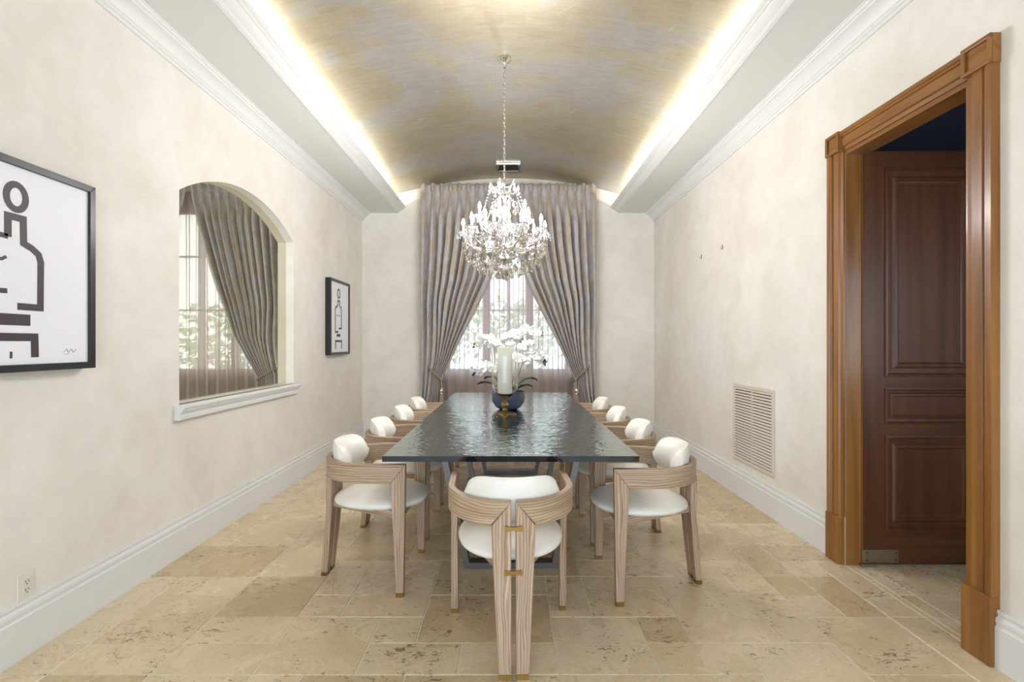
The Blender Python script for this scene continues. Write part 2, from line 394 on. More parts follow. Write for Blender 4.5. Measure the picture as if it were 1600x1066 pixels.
# adjoining rooms
mb = MB(); [mb.box(-7.1, -7, a, b, z0, z1) for a, b, z0, z1 in wall_rects([(2.2, 5.6, .3, 2.9)], 1.2, YB, -.05, ZT)]; struct(mb.build('wall_side_far', 'wall')); mb = MB(); [mb.box(a, b, 1.1, 1.2, z0, z1) for a, b, z0, z1 in wall_rects([(-6.2, -2.9, .3, 2.9)], -7, XO, -.05, ZT)]; struct(mb.build('wall_side_near', 'wall'))  # both unseen openings are added to brighten the side room and its curtain
struct(MB().box(-7, XO, 1.2, YB, -.05, 0).build('floor_side', 'grout')); struct(MB().box(-7, XO, 1.2, YB, ZT-.12, ZT).build('ceiling_side', 'soffit'))
struct(MB().box(4.1, 4.2, 1, 4.2, 0, ZT).build('wall_hall_far', 'hall')); struct(MB().box(2.085, 4.1, 4.1, 4.2, 0, ZT).build('wall_hall_end', 'hall'))
mb = MB(); [mb.box(a, b, 1, 1.1, z0, z1) for a, b, z0, z1 in wall_rects([(2.45, 3.5, 1.0, 2.0)], 2.085, 4.1, 0, ZT)]; struct(mb.build('wall_hall_near', 'hall')); struct(MB().box(2.085, 4.1, 1.1, 4.1, 2.9, 3.0).build('ceiling_hall', 'hall'))  # unseen opening in the near hall wall, added to light the door face
struct(MB().box(-7.2, 4.3, YF-.15, YB+.3, ZT+.02, ZT+.2).build('ceiling_light_seal', 'light_seal'))  # unseen slab over all rooms, added to stop light leaks

# ------------------------------------------------------------ vault, soffits, mouldings
VR, VZ = 5.55, 3.563
def vz(x): return VZ-VR+math.sqrt(VR*VR-(x-XC)**2)
mb = MB(); xs = [XC-1.9+3.8*k/48 for k in range(49)]
lo = [(x, vz(x)) for x in xs]; up = [(x, vz(x)+.03) for x in reversed(xs)]
mb.prism(lo+up, YF, YB, 1)
struct(mb.build('ceiling', 'gold', smooth=30), 'barrel vault ceiling finished in aged silver and gold leaf')
ZS = 3.09
def side(sgn, n):
    wx = XL if sgn < 0 else XR
    X = lambda d: wx - sgn*d          # distance d from the wall, inwards
    mb = MB(); a, b = sorted((X(0), X(.50))); mb.box(a, b, YF, YB, ZS, ZS+.02)
    a, b = sorted((X(.10), X(.085))); mb.box(a, b, YF, YB, ZS+.02, vz(X(.1)))
    struct(mb.build('ceiling_soffit_' + n, 'soffit'), 'flat white soffit beside the vault')
    crown = [(0, 2.975), (.012, 2.975), (.014, 2.992), (.024, 2.996), (.026, 3.006), (.034, 3.010), (.045, 3.028), (.062, 3.046), (.082, 3.060), (.090, 3.062), (.092, 3.072), (.104, 3.076), (.108, 3.085), (.116, 3.086), (.118, ZS), (0, ZS)]
    struct(MB().prism([(X(d), z) for d, z in crown], YF, YB, 1).build('trim_crown_' + n, 'white', smooth=25), 'white stepped crown moulding along the wall')
    inner = [(.478, ZS), (.482, ZS-.004), (.492, ZS-.004), (.495, ZS+.006), (.508, ZS+.010), (.510, ZS+.018), (.526, ZS+.024), (.548, ZS+.040), (.556, ZS+.046), (.558, ZS+.054), (.570, ZS+.056), (.572, ZS+.064), (.588, ZS+.070), (.592, ZS+.086), (.592, ZS+.092), (.56, ZS+.092), (.54, ZS+.06), (.478, ZS+.03)]
    struct(MB().prism([(X(d), z) for d, z in inner], YF, YB, 1).build('trim_cove_' + n, 'white', smooth=25), 'white cove lip moulding hiding the uplight')
    ld = bpy.data.lights.new('cove_strip', 'AREA'); ld.shape = 'RECTANGLE'; ld.size = .03; ld.size_y = YB-YF-.1; ld.energy = COVE_W; ld.color = (1, .98, .93)
    lo_ = bpy.data.objects.new('cove_strip_' + n, ld); C.objects.link(lo_); lo_.location = (X(.44), (YB+YF)/2, ZS+.035); lo_.rotation_euler = (R(180), sgn*R(-12), 0)
    base = [(0, 0), (.024, 0), (.024, .165), (.019, .170), (.019, .182), (.022, .186), (.020, .200), (.012, .206), (.011, .214), (.015, .220), (.013, .232), (0, .232)]
    mb = MB()
    if sgn < 0: mb.prism([(X(d), z) for d, z in base], YF, YB, 1)
    else:
        mb.prism([(X(d), z) for d, z in base], YF, 1.945, 1); mb.prism([(X(d), z) for d, z in base], 2.96, YB, 1)
    struct(mb.build('baseboard_' + n, 'white', smooth=25), 'tall white stepped baseboard')
    return base
base = side(-1, 'left'); side(1, 'right')
struct(MB().prism([(YB-d, z) for d, z in base], XL, XR, 0).build('baseboard_back', 'white', smooth=25), 'tall white stepped baseboard')
# ceiling air vent
t = thing('ceiling_vent', 'small rectangular air vent in the metal leaf vault near the curtains', 'vent', (-.03, 6.2, vz(-.03)-.012))
mb = MB()
for a in ((-.15, .15, -.15, -.125), (-.15, .15, .125, .15), (-.15, -.125, -.125, .125), (.125, .15, -.125, .125)): mb.box(*a, -.012, .006)
mb.build('vent_frame', 'nickel', t); MB().box(-.125, .125, -.125, .125, .002, .006).build('duct_backing', 'steel', t)
for k in range(7):
    y = -.105+.035*k; MB().loft([[(x, y-.012, -.008), (x, y+.008, .001), (x, y+.009, 0), (x, y-.011, -.009)] for x in (-.125, .125)]).build('louver', 'steel', t)

# ------------------------------------------------------------ arched opening: pane and sill
mb = MB(); n = 40; pts = [(A0+.002, ASILL+.001)]+[(A0+.002+(A1-A0-.004)*k/n, arch(A0+(A1-A0)*k/n)-.002) for k in range(n+1)]+[(A1-.002, ASILL+.001)]
mb.prism(pts, XL-.078, XL-.072, 0)
wroot = sroot('window_2', 'arched interior opening glazed with a tinted pane above a white sill')
mb.build('pane', 'tint', wroot)
sp = [(-.03, .925), (.055, .925), (.062, .918), (.062, .906), (.052, .900), (.050, .890), (.030, .868), (.028, .862), (.036, .858), (.036, .836), (.030, .832), (0, .832), (0, .90), (-.03, .90)]
MB().prism([(XL+d, z) for d, z in sp], 2.93, 4.57, 1).build('window_sill', 'white', wroot, smooth=25)

# ------------------------------------------------------------ windows in the end wall
def window(name, x0, x1, mulls, label):
    w = sroot(name, label); z0, z1 = .89, 3.15; y0, y1 = YB+.03, YB+.10
    for a in ((x0, x0+.06, z0, z1), (x1-.06, x1, z0, z1), (x0+.06, x1-.06, z0, z0+.06), (x0+.06, x1-.06, z1-.06, z1)): MB().box(a[0], a[1], y0, y1, a[2], a[3]).build('window_frame', 'winwood', w, bevel=.004)
    edges = [x0+.06]
    for mx, mw in mulls:
        MB().box(mx-mw/2, mx+mw/2, y0, y1, z0+.06, z1-.06).build('mullion', 'winwood', w, bevel=.004); edges += [mx-mw/2, mx+mw/2]
    edges.append(x1-.06)
    for a, b in zip(edges[::2], edges[1::2]):
        for z in (1.76, 2.5): MB().box(a, b, y0+.02, y1-.02, z-.012, z+.012).build('glazing_bar', 'winwood', w)
        MB().box(a, b, y0+.033, y0+.037, z0+.06, z1-.06).build('pane', 'glass', w)
    MB().box(x0-.03, x1+.03, YB-.03, YB-.001, z0-.05, z0).build('window_stool', 'winwood', w, bevel=.004)
    MB().box(x0-.1, x1+.1, YB-.012, YB-.001, .24, z0-.05).build('apron_panel', 'winwall', w)
window('window_1', WIN[0][0], WIN[0][1], [(-.335, .11), (-.03, .05), (.26, .11)], 'tall brown framed casement window behind the curtains')
window('window_3', WIN[1][0], WIN[1][1], [(-4.75, .1), (-4.27, .05), (-3.8, .1)], 'brown framed window of the adjoining room seen through the arch')

# ------------------------------------------------------------ doorway
cas = sroot('trim_1', 'polished mahogany door casing with corner blocks and plinths')
prof = [(0, 0), (0, .038), (.020, .038), (.026, .030), (.034, .030), (.038, .020), (.046, .020), (.05, .026), (.096, .024), (.102, .014), (.125, .012), (.125, 0)]
cw = .125
MB().prism([(XR-t_, D0-cw+.0+w) for w, t_ in prof], .28, DT-.0, 2).build('casing_upright', 'mahog', cas, smooth=25)
MB().prism([(XR-t_, D1+cw-.015-w*.88) for w, t_ in prof], .28, DT, 2).build('casing_upright', 'mahog', cas, smooth=25)
MB().prism([(XR-t_, DT+.11-w*.88) for w, t_ in prof], D0, D1, 1).build('casing_header', 'mahog', cas, smooth=25)
for a, b in ((D0-cw-.006, D0), (D1, D1+.116)):
    blk = MB().box(XR-.034, XR, a, b, DT, DT+.118).build('corner_block', 'mahog', cas, bevel=.003)
    mb = MB(); c0, c1 = a, b
    for q in ((c0, c1, DT, DT+.016), (c0, c1, DT+.100, DT+.118), (c0, c0+.018, DT+.016, DT+.1), (c1-.018, c1, DT+.016, DT+.1)): mb.box(XR-.046, XR-.034, *q)
    mb.build('block_rim', 'mahog', blk, bevel=.003)
    MB().box(XR-.044, XR, a+.004, b, 0, .28).build('plinth_block', 'mahog', cas, bevel=.004)
MB().box(XR+.001, XR+.12, D0, D0+.022, 0, DT-.022).build('jamb', 'mahog', cas); MB().box(XR+.001, 2.055, D1-.004, D1+.018, 0, DT-.022).build('jamb', 'mahog', cas)
MB().box(XR+.001, XR+.12, D0, D1, DT-.022, DT).build('jamb_head', 'mahog', cas)
dr = sroot('door_1', 'dark panelled wooden door standing open into the hall', (2.06, 2.832, 0))
DW, DH = .79, 2.425
MB().box(0, DW, .012, .048, .016, DH).build('door_core', 'doorwood', dr)
cols = [(0, .125), (DW-.125, DW)]; rails = [(.016, .205), (.765, .83), (1.04, 1.105), (2.33, DH)]
for a, b in cols: MB().box(a, b, 0, .012, .016, DH).build('stile', 'doorwood', dr)
for a, b in rails: MB().box(.125, DW-.125, 0, .012, a, b).build('rail', 'doorwood', dr)
MB().box(-.003, .006, .003, .045, .016, DH).build('edge_strip', 'mahog', dr)
for z0, z1 in ((.205, .765), (.83, 1.04), (1.105, 2.33)):
    pn = MB(); x0, x1 = .125, DW-.125
    def ring(x0, x1, z0, z1, y): return [(x0, y, z0), (x1, y, z0), (x1, y, z1), (x0, y, z1)]
    steps = [(0, .0), (.0, -.008), (.014, -.010), (.022, .004), (.05, .006), (.06, -.002), (.075, -.003), (.082, .006), (.088, .008)]
    if z1-z0 < .3: steps = [(a*.6, b) for a, b in steps]
    pn.loft([ring(x0+d, x1-d, z0+d, z1-d, y) for d, y in steps], cap=False); d = steps[-1][0]; pn.face(ring(x0+d, x1-d, z0+d, z1-d, .008))
    pn.uv = [None]*len(pn.f); pn.build('panel', 'doorwood', dr)
hp = MB().box(-.006, .205, -.004, 0, .02, .095).build('pivot_plate', 'bronze', dr, bevel=.003)
for x in (.02, .19):
    for z in (.036, .078): MB().lathe([(.0001, 0), (.005, 0), (.005, .002), (.0001, .002)], 8).build('screw', 'slot', hp, loc=(x, -.004, z)).rotation_euler = (R(90), 0, 0)
MB().box(-.02, .07, -.016, .05, .002, .016).build('floor_pivot', 'bronze', dr)

# ------------------------------------------------------------ wall grille, hooks, outlet
t = thing('return_air_grille', 'painted louvred return air grille low on the right wall', 'grille', (XR, 3.93, .30))
w2, hh = .33, .655
mb = MB()
for a in ((-w2, w2, 0, .03), (-w2, w2, hh-.03, hh), (-w2, -w2+.03, .03, hh-.03), (w2-.03, w2, .03, hh-.03)): mb.box(-.014, 0, *a)
mb.build('grille_frame', 'vent', t, bevel=.003)
MB().box(-.012, -.002, -.006, .006, .03, hh-.03).build('centre_bar', 'vent', t); MB().box(-.003, -.0005, -w2+.03, w2-.03, .03, hh-.03).build('duct_backing', 'dark', t)  # flat dark backing; its colour stands in for shade between the louvers
lou = None
for k in range(25):
    z = .042+k*.0238
    for a in (-.300, .006):
        if lou is None: o = MB().prism([(-.013, -.004), (-.004, .010), (-.003, .009), (-.012, -.005)], 0, .294, 1); o.v = [(x, y, z_) for x, y, z_ in o.v]; o = o.build('louver', 'vent', t); lou = o.data
        else: o = link('louver', lou, t)
        o.location = (0, a, z)
for k, (y, l_) in enumerate(((4.99, 'small bare picture hook on the right wall, farther from the doorway'), (4.494, 'small bare picture hook on the right wall, nearer the doorway'))):
    t = thing('picture_hook', l_, 'hook', (XR, y, 2.196), 0, 'bare picture hooks')
    MB().box(-.004, 0, -.006, .006, -.02, .02).build('hook_plate', 'brass', t)
    MB().tube([(-.004, 0, -.012), (-.014, 0, -.018), (-.020, 0, -.012), (-.020, 0, 0)], .0025, 6).build('hook_bend', 'brass', t)
t = thing('wall_outlet', 'ivory double power outlet just above the left baseboard', 'outlet', (XL, 2.03, .285))
MB().box(0, .006, -.036, .036, -.057, .057).build('cover_plate', 'plate', t, bevel=.002)
fc = MB().box(.006, .009, -.018, .018, -.035, .035).build('socket_face', 'plate', t, bevel=.001)
for z in (-.017, .017):
    for a in ((-.008, -.005, z-.002, z+.008), (.005, .008, z-.001, z+.007), (-.0025, .0025, z-.011, z-.006)): MB().box(.009, .0094, *a).build('socket_slot', 'slot', fc)

# ------------------------------------------------------------ framed drawings
def ribbon(mb, pts, w, x):
    pts = [Vector((0, p[0], p[1])) for p in pts]; d = [(b-a).normalized() for a, b in zip(pts, pts[1:])]; L = []; Rr = []
    nrm = lambda t_: Vector((0, -t_.z, t_.y))
    shut = (pts[0]-pts[-1]).length < 1e-6
    for i, p in enumerate(pts):
        a = d[i-1] if i > 0 else (d[-1] if shut else d[0]); b = d[i] if i < len(d) else (d[0] if shut else d[-1])
        t_ = (a+b).normalized(); nn = nrm(t_)/max(.5, nrm(t_).dot(nrm(b))); L.append(p+nn*w/2); Rr.append(p-nn*w/2)
    mb.loft([[(x, l_.y, l_.z), (x+.0012, l_.y, l_.z), (x+.0012, r_.y, r_.z), (x, r_.y, r_.z)] for l_, r_ in zip(L, Rr)])
def picture(label, y, z, big):
    t = thing('framed_drawing', label, 'picture', (XL, y, z), 0, 'framed ink drawings on the left wall')
    hw, hz, fw, dp = .32, .428, .030, .062
    for poly in ([(-hw, -hz), (hw, -hz), (hw-fw, -hz+fw), (-hw+fw, -hz+fw)], [(-hw, hz), (-hw+fw, hz-fw), (hw-fw, hz-fw), (hw, hz)],
                 [(-hw, -hz), (-hw+fw, -hz+fw), (-hw+fw, hz-fw), (-hw, hz)], [(hw, -hz), (hw, hz), (hw-fw, hz-fw), (hw-fw, -hz+fw)]):
        MB().prism(poly, .002, dp, 0).build('frame_bar', 'black', t, bevel=.0015)
    MB().box(.044, .050, -hw+fw, hw-fw, -hz+fw, hz-fw).build('paper', 'paper', t)
    mb = MB(); x = .0502; w = .028
    oy, oz = -.04, .275
    el = [(oy+.038*math.cos(a), oz+.050*math.sin(a)) for a in [2*math.pi*k/24 for k in range(25)]]
    ribbon(mb, el, .026 if big else .02, x)
    if big:
        ribbon(mb, [(-.072, .11), (-.072, .193), (-.012, .193), (-.010, .095), (.025, .080), (.052, .060), (.062, .03), (.060, -.163), (-.035, -.163)], w, x)
        ribbon(mb, [(-.072, .11), (-.14, .115), (-.175, .09), (-.19, .05), (-.19, -.11), (-.075, -.105)], w*.7, x)
        ribbon(mb, [(-.17, .04), (-.15, .018), (-.125, .025), (-.113, .015), (-.095, .018), (-.078, .03)], .012, x)
        ribbon(mb, [(-.108, -.217), (.017, -.217)], .046, x)
        ribbon(mb, [(-.2, -.36), (-.2, -.287), (.035, -.287), (.037, -.37)], .032, x)
        ribbon(mb, [(-.06, -.345), (-.06, -.372)], .009, x); ribbon(mb, [(-.115, -.345), (-.115, -.375)], .009, x)
        sg = MB(); ribbon(sg, [(.165+.008*k, -.345+.008*((k*7) % 3-1)) for k in range(9)], .0016, x); ribbon(sg, [(.168, -.362), (.195, -.358)], .0014, x)
        sg.build('signature', 'pencil', t)
    else:
        w = .02
        ribbon(mb, [(-.07, .13), (-.07, .19), (-.012, .19), (-.010, .13)], w, x)
        ribbon(mb, [(-.085, .125), (-.125, .12), (-.15, .09), (-.15, -.17), (-.055, -.165)], w, x)
        ribbon(mb, [(.0, .125), (.03, .12), (.045, .09), (.045, -.125), (-.04, -.125)], w, x)
        for yy in (-.085, -.02): ribbon(mb, [(yy-.015, .02), (yy+.015, .022)], .012, x)
        ribbon(mb, [(-.105, -.205), (.01, -.205)], .03, x)
        ribbon(mb, [(-.14, -.36), (-.14, -.272), (.055, -.272), (.057, -.36)], .022, x)
    mb.build('ink_drawing', 'ink', t)
picture('large black framed ink drawing of a bottle figure, nearest the camera', 1.984, 1.613, True)
picture('black framed bottle drawing hanging between the arched opening and the far corner', 5.63, 1.600, False)

# ------------------------------------------------------------ dining table
tab = thing('dining_table', 'long dining table with a dark rippled glass top on steel frames', 'table', (0, 3.905, 0))
for a, b in ((-1.539, -.0025), (.0025, 1.539)):
    q = MB().box(-.628, .628, a, b, .722, .75); q.mi = [1, 0, 1, 1, 1, 1]; q.build('glass_panel', ['table', 'tabedge'], tab)
bar = None
for y in (-1.075, -.075, .955):
    poly_o = [(-.265, 0), (.265, 0), (.42, .722), (-.42, .722)]; th = .034
    poly_i = [(-.265+th*.75, th), (.265-th*.75, th), (.42-th*1.2, .722-th*.6), (-.42+th*1.2, .722-th*.6)]
    mb = MB()
    f4 = lambda yy, P: [(p[0], yy, p[1]) for p in P]
    a, b = -.035, .035
    O0, O1, I0_, I1_ = f4(a, poly_o), f4(b, poly_o), f4(a, poly_i), f4(b, poly_i)
    for k in range(4):
        k2 = (k+1) % 4
        mb.face([O0[k], O0[k2], I0_[k2], I0_[k]]); mb.face([O1[k], O1[k2], I1_[k2], I1_[k]]); mb.face([O0[k], O0[k2], O1[k2], O1[k]]); mb.face([I0_[k], I0_[k2], I1_[k2], I1_[k]])
    mb.build('leg_frame', 'steel', tab, loc=(0, y, 0))

# ------------------------------------------------------------ chairs
def make_chair():
    t = thing('dining_chair', 'x', 'chair')
    EX, EY, CY = .262, .265, .02
    # plan path of the arm band, from front to back, sampled by arc length (right side)
    P = [(EX, .26-.01*k) for k in range(24)]+[(EX*math.cos(a), CY-EY*math.sin(a)) for a in [R(90)*k/60 for k in range(61)]]
    cum = [0]
    for p, q in zip(P, P[1:]): cum.append(cum[-1]+math.hypot(q[0]-p[0], q[1]-p[1]))
    def at(s):
        for k in range(len(P)-1):
            if s <= cum[k+1]:
                f = (s-cum[k])/max(1e-9, cum[k+1]-cum[k]); d = (P[k+1][0]-P[k][0], P[k+1][1]-P[k][1]); L = math.hypot(*d) or 1
                return (P[k][0]+d[0]*f, P[k][1]+d[1]*f, -d[1]/L, d[0]/L)
        return (*P[-1], 0, -1)
    def s_where(f):
        for k in range(len(P)):
            if f(P[k]): return cum[k]
    sa_t, sa_b = .26-.240, .26-.163
    sb_t, sb_b = s_where(lambda p: p[0] <= .013), s_where(lambda p: p[0] <= .088)
    th = .015; NB = 36
    for sg in (1, -1):
        rings = []
        for k in range(NB+1):
            f = k/NB; a = at(sa_t+(sb_t-sa_t)*f); b = at(sa_b+(sb_b-sa_b)*f)
            rings.append([(sg*(a[0]+a[2]*th), a[1]+a[3]*th, .680), (sg*(a[0]-a[2]*th), a[1]-a[3]*th, .680),
                          (sg*(b[0]-b[2]*th), b[1]-b[3]*th, .580), (sg*(b[0]+b[2]*th), b[1]+b[3]*th, .580)])
        MB().loft(rings).build('arm_band', 'oak', t, smooth=40, bevel=.004)
        x0, x1 = sorted((sg*(EX-.016), sg*(EX+.016)))
        def yz(z): f = z/.68; return (.190-.027*f, .230+.010*f)
        rings = [[(x0, yz(z)[0], z), (x1, yz(z)[0], z), (x1, yz(z)[1], z), (x0, yz(z)[1], z)] for z in (.022, .3)]
        rings.append([(x0, .163, .5805), (x1, .163, .5805), (x1, .240, .680), (x0, .240, .680)])
        lg = MB().loft(rings).build('leg', 'oak', t, bevel=.004)
        MB().box(x0+.001, x1-.001, .191, .229, 0, .022).build('foot_cap', 'brass', lg)
        # rear plank
        def rr(z, yc, xi, xo, h=.017, zo=None, yo=None):
            zo = z if zo is None else zo; yo = yc if yo is None else yo
            q = [(xi, yc+h, z), (xi, yc-h, z), (xo, yo-h, zo), (xo, yo+h, zo)]
            return [(sg*a, b, c) for a, b, c in q]
        rings = [rr(.02, -.270, .010, .060), rr(.2, -.252, .009, .070), rr(.38, -.236, .009, .079), rr(.46, -.234, .009, .083), rr(.68, -.246, .009, .088, .016, .580, -.232)]
        lg = MB().loft(rings).build('leg', 'oak', t, bevel=.004)
        rings = [rr(.0, -.272, .011, .058, .016), rr(.02, -.270, .011, .059, .016)]
        MB().loft(rings).build('foot_cap', 'brass', lg)
        # side rail
        r0 = (sg*.243, .20); r1 = (sg*.05, -.215); dx, dy = r1[0]-r0[0], r1[1]-r0[1]; L = math.hypot(dx, dy); nx, ny = -dy/L*.011, dx/L*.011
        MB().loft([[(p[0]+nx, p[1]+ny, .39), (p[0]-nx, p[1]-ny, .39), (p[0]-nx, p[1]-ny, .428), (p[0]+nx, p[1]+ny, .428)] for p in (r0, r1)]).build('seat_rail', 'oak', t, bevel=.003)
    MB().box(-.245, .245, .195, .217, .388, .428).build('seat_rail', 'oak', t, bevel=.003)
    for z, y in ((.575, -.256), (.40, -.250)):
        bt = [(-.034, -.011), (-.034, .011), (0, .006), (.034, .011), (.034, -.011), (0, -.006)]
        MB().prism([(a, z+b) for a, b in bt], y-.008, y+.004, 1).build('butterfly_key', 'brass', t)
    # seat
    rings = []
    def outline(k, s):
        a = 2*math.pi*k/40; c, sn = math.cos(a), math.sin(a)
        e = 2/2.5; x = math.copysign(abs(c)**e, c); y = math.copysign(abs(sn)**e, sn)
        wx = .236*(1-.10*max(0, -y)-.02*max(0, y)); return (x*wx*s, .045+y*.258*s)
    for s, z in ((.75, .418), (.93, .424), (.985, .434), (1, .444), (.985, .454), (.94, .463), (.82, .472), (.6, .479), (.35, .482), (.1, .483)):
        rings.append([(*outline(k, s), z) for k in range(40)])
    MB().loft(rings).build('seat', 'leather', t, smooth=60)
    # back pad
    HW = .208; rings = []; edge_t = []; edge_b = []
    nn = 28
    for i in range(nn+1):
        f = -1+2*i/nn; f = math.sin(f*math.pi/2)*.9995; x = HW*f; q = max(.004, 1-abs(f)**7)
        h = .092*q**.5; tk = .095*q**.3+.004; yo = CY-.247*math.sqrt(1-(x/.252)**2); nrm = Vector((-x/.252**2, -(yo-CY)/.247**2, 0)).normalized()
        ring = []
        for k in range(16):
            a = 2*math.pi*k/16; c = math.cos(a); d = .020+(tk-.020)*c if c > 0 else .020+.016*c
            lean = -.010*math.sin(a); z = .668+h*math.sin(a)
            ring.append((x+nrm.x*(d), yo+nrm.y*(d)+lean, z))
        rings.append(ring); edge_t.append(ring[4]); edge_b.append(ring[12])
    pad = MB().loft(rings).build('back_pad', 'leather', t, smooth=60)
    MB().tube(edge_t+edge_b[::-1], .0035, 6, loop=True).build('piping', 'leather', pad, smooth=60)
    return t
ordn = ['nearest the camera', 'second from the camera', 'third from the camera', 'farthest from the camera']
proto = make_chair()
proto.location = (.0, 2.155, 0); proto.rotation_euler = (0, 0, R(2.5))
proto['label'] = 'limed oak armchair at the near head of the table, seen from behind'; proto['group'] = 'armchairs around the dining table'
for k, (y, a) in enumerate(((2.76, -91.5), (3.47, -90), (4.17, -90), (4.83, -90))):
    c = copy_tree(proto); c.location = (-.772, y, 0); c.rotation_euler = (0, 0, R(a)); c['label'] = 'limed oak armchair on the arched opening side of the table, ' + ordn[k]
for k, (y, a) in enumerate(((2.67, 91), (3.38, 90), (4.09, 90), (4.81, 90))):
    c = copy_tree(proto); c.location = (.745, y, 0); c.rotation_euler = (0, 0, R(a)); c['label'] = 'limed oak armchair on the doorway side of the table, ' + ordn[k]

# ------------------------------------------------------------ curtains
def drape(label, xo, inner, nf, ztop, ytie=.85, yc=6.46, group=None):
    t = thing('curtain', label, 'curtain', (xo, yc, 0), 0, group)
    sg = 1 if inner[-1][1] > xo else -1
    nu = nf*14; zs = [ztop, ztop-.02, ztop-.05, ztop-.08, ztop-.10, ztop-.115, ztop-.13, ztop-.16, ztop-.21, ztop-.28]
    z = ztop-.38
    while z > .03: zs.append(z); z -= .055 if z < 1.5 else .09
    zs.append(.012)
    rings = []
    Wd = abs(inner[-1][1]-xo)
    for z in zs:
        xi = interp(z, inner); row = []
        g = max(0, 1-abs(z-ytie)/(1.1 if z > ytie else .55)); g = g*g*(3-2*g)
        hd = (ztop-z)
        for k in range(nu+1):
            u = k/nu; ph = 2*math.pi*nf*u
            um = u*.55/.3 if u < .3 else .55+(u-.3)*.45/.7
            uu = u+(um-u)*g*.9
            c = .5+.5*math.cos(ph+math.pi)       # peaks mid-pleat
            if hd < .10: wv = c**2.2; am = .075
            elif hd < .14: wv = c**7; am = .045
            else:
                f = min(1, (hd-.14)/.35); wv = (1-f)*c**5+f*(1-(1-c)**2.6+.10*math.sin(2*ph+.6+u*9)); am = .05+.065*f
            am *= (1-.55*g)
            lean = math.sin(u*23+z*1.3)*.010*min(1, hd)
            x = xo+(xi-xo)*uu+sg*lean*.6*(1-g)
            y = -am*wv - .05*g*u - (.02*math.sin(u*17+2) if hd > .3 else 0)*(1-g)
            row.append((x-xo, y, z, u))
        rings.append(row)
    mb = MB(); n = nu+1
    for r in rings: mb.v += [(a, b, c) for a, b, c, u in r]
    for i in range(len(zs)-1):
        for k in range(nu):
            u0, u1 = k/nu*Wd*2.1, (k+1)/nu*Wd*2.1
            mb.idx((i*n+k, i*n+k+1, (i+1)*n+k+1, (i+1)*n+k), [(u0, zs[i]), (u1, zs[i]), (u1, zs[i+1]), (u0, zs[i+1])])
    o = mb.build('drape', 'curtain', t, smooth=80)
    so = o.modifiers.new('cloth', 'SOLIDIFY'); so.thickness = .002; so.offset = 1
    bd = None
    for k in range(nf):
        x = (interp(ztop, inner)-xo)*(k+.5)/nf
        if bd is None: b = MB().lathe([(.0001, -.011), (.008, -.008), (.011, 0), (.008, .008), (.0001, .011)], 10).build('button', 'brassgold', t, smooth=60); bd = b.data
        else: b = link('button', bd, t)
        b.location = (x, -.052, ztop-.12)
    return t
main_in = [(.012, -.86), (.40, -.885), (.848, -.905), (1.06, -.80), (1.274, -.705), (1.70, -.485), (2.02, -.33), (2.13, -.275), (2.6, -.13), (3.05, -.05), (3.42, -.035)]
drape('grey and gold damask curtain drawn to the left of the window behind the table', -1.205, main_in, 10, 3.42, group='damask curtains at the windows')
drape('grey and gold damask curtain drawn to the right of the window behind the table', 1.142, [(z, -.063-x) for z, x in main_in], 10, 3.42, group='damask curtains at the windows')
side_in = [(.012, -3.40), (.4, -3.36), (.86, -3.33), (1.39, -3.66), (2.07, -3.91), (2.57, -4.06), (3.24, -4.25), (3.42, -4.27)]
drape('damask curtain seen through the arched opening, swept to the right', -2.90, side_in, 12, 3.42, group='damask curtains at the windows')
drape('damask curtain at the left edge of the arched opening, mostly hidden', -5.70, [(z, -8.60-x) for z, x in side_in], 12, 3.42, group='damask curtains at the windows')
def tieback(label, hx, hz, gx, gz, sg):
    t = thing('curtain_tieback', label, 'tieback', (hx, 6.62, hz), 0, 'corded tiebacks')
    dx, dz = gx-hx, gz-hz; pts = []
    for k in range(33):
        f = k/32; y = -.02-.26*math.sin(min(1, f*1.25)*math.pi/2); pts.append(Vector((dx*f, y, dz*(f**.85))))
    for ph in (0, math.pi):
        q = [p+Vector((.007*math.cos(k*1.3+ph), .007*math.sin(k*1.3+ph)*.6, .007*math.sin(k*1.3+ph))) for k, p in enumerate(pts)]
        MB().tube(q, .008, 6).build('cord_strand', 'rope', t, smooth=60)
    MB().tube([pts[-1]+Vector((sg*.01*k, -.012*min(k, 2)+.05*max(0, k-2), -.012*k)) for k in range(6)], .011, 6).build('cord_wrap', 'rope', t, smooth=60)
    e = pts[-1]+Vector((sg*.015, -.02, -.01))
    MB().tube([e, e+Vector((.005, -.01, -.06)), e+Vector((.01, -.01, -.12))], .006, 6).build('tassel_cord', 'rope', t)
    ts = MB().lathe([(.002, 0), (.012, -.005), (.026, -.03), (.028, -.05), (.018, -.07), (.022, -.08), (.016, -.09)], 14).build('tassel_head', 'nickel', t, smooth=50, loc=e+Vector((.01, -.01, -.115)))
    mb = MB(); mb.lathe([(.016, 0), (.024, -.03), (.032, -.16), (.030, -.165)], 18); mb.v = [(x*(1+.12*math.cos(9*math.atan2(y, x))), y*(1+.12*math.cos(9*math.atan2(y, x))), z) for x, y, z in mb.v]
    mb.build('tassel_skirt', 'rope', t, smooth=50, loc=e+Vector((.01, -.01, -.20)))
    MB().tube([(0, 0, 0), (0, -.02, 0), (sg*-.004, -.03, .012)], .007, 6).build('wall_hook', 'brass', t)
tieback('twisted cord tieback with tassel on the left curtain behind the table', -1.225, 1.16, -.925, .85, 1)
tieback('twisted cord tieback with tassel on the right curtain behind the table', 1.162, 1.16, .862, .85, -1)
tieback('twisted cord tieback seen through the arched opening', -2.88, 1.12, -3.30, .85, -1)
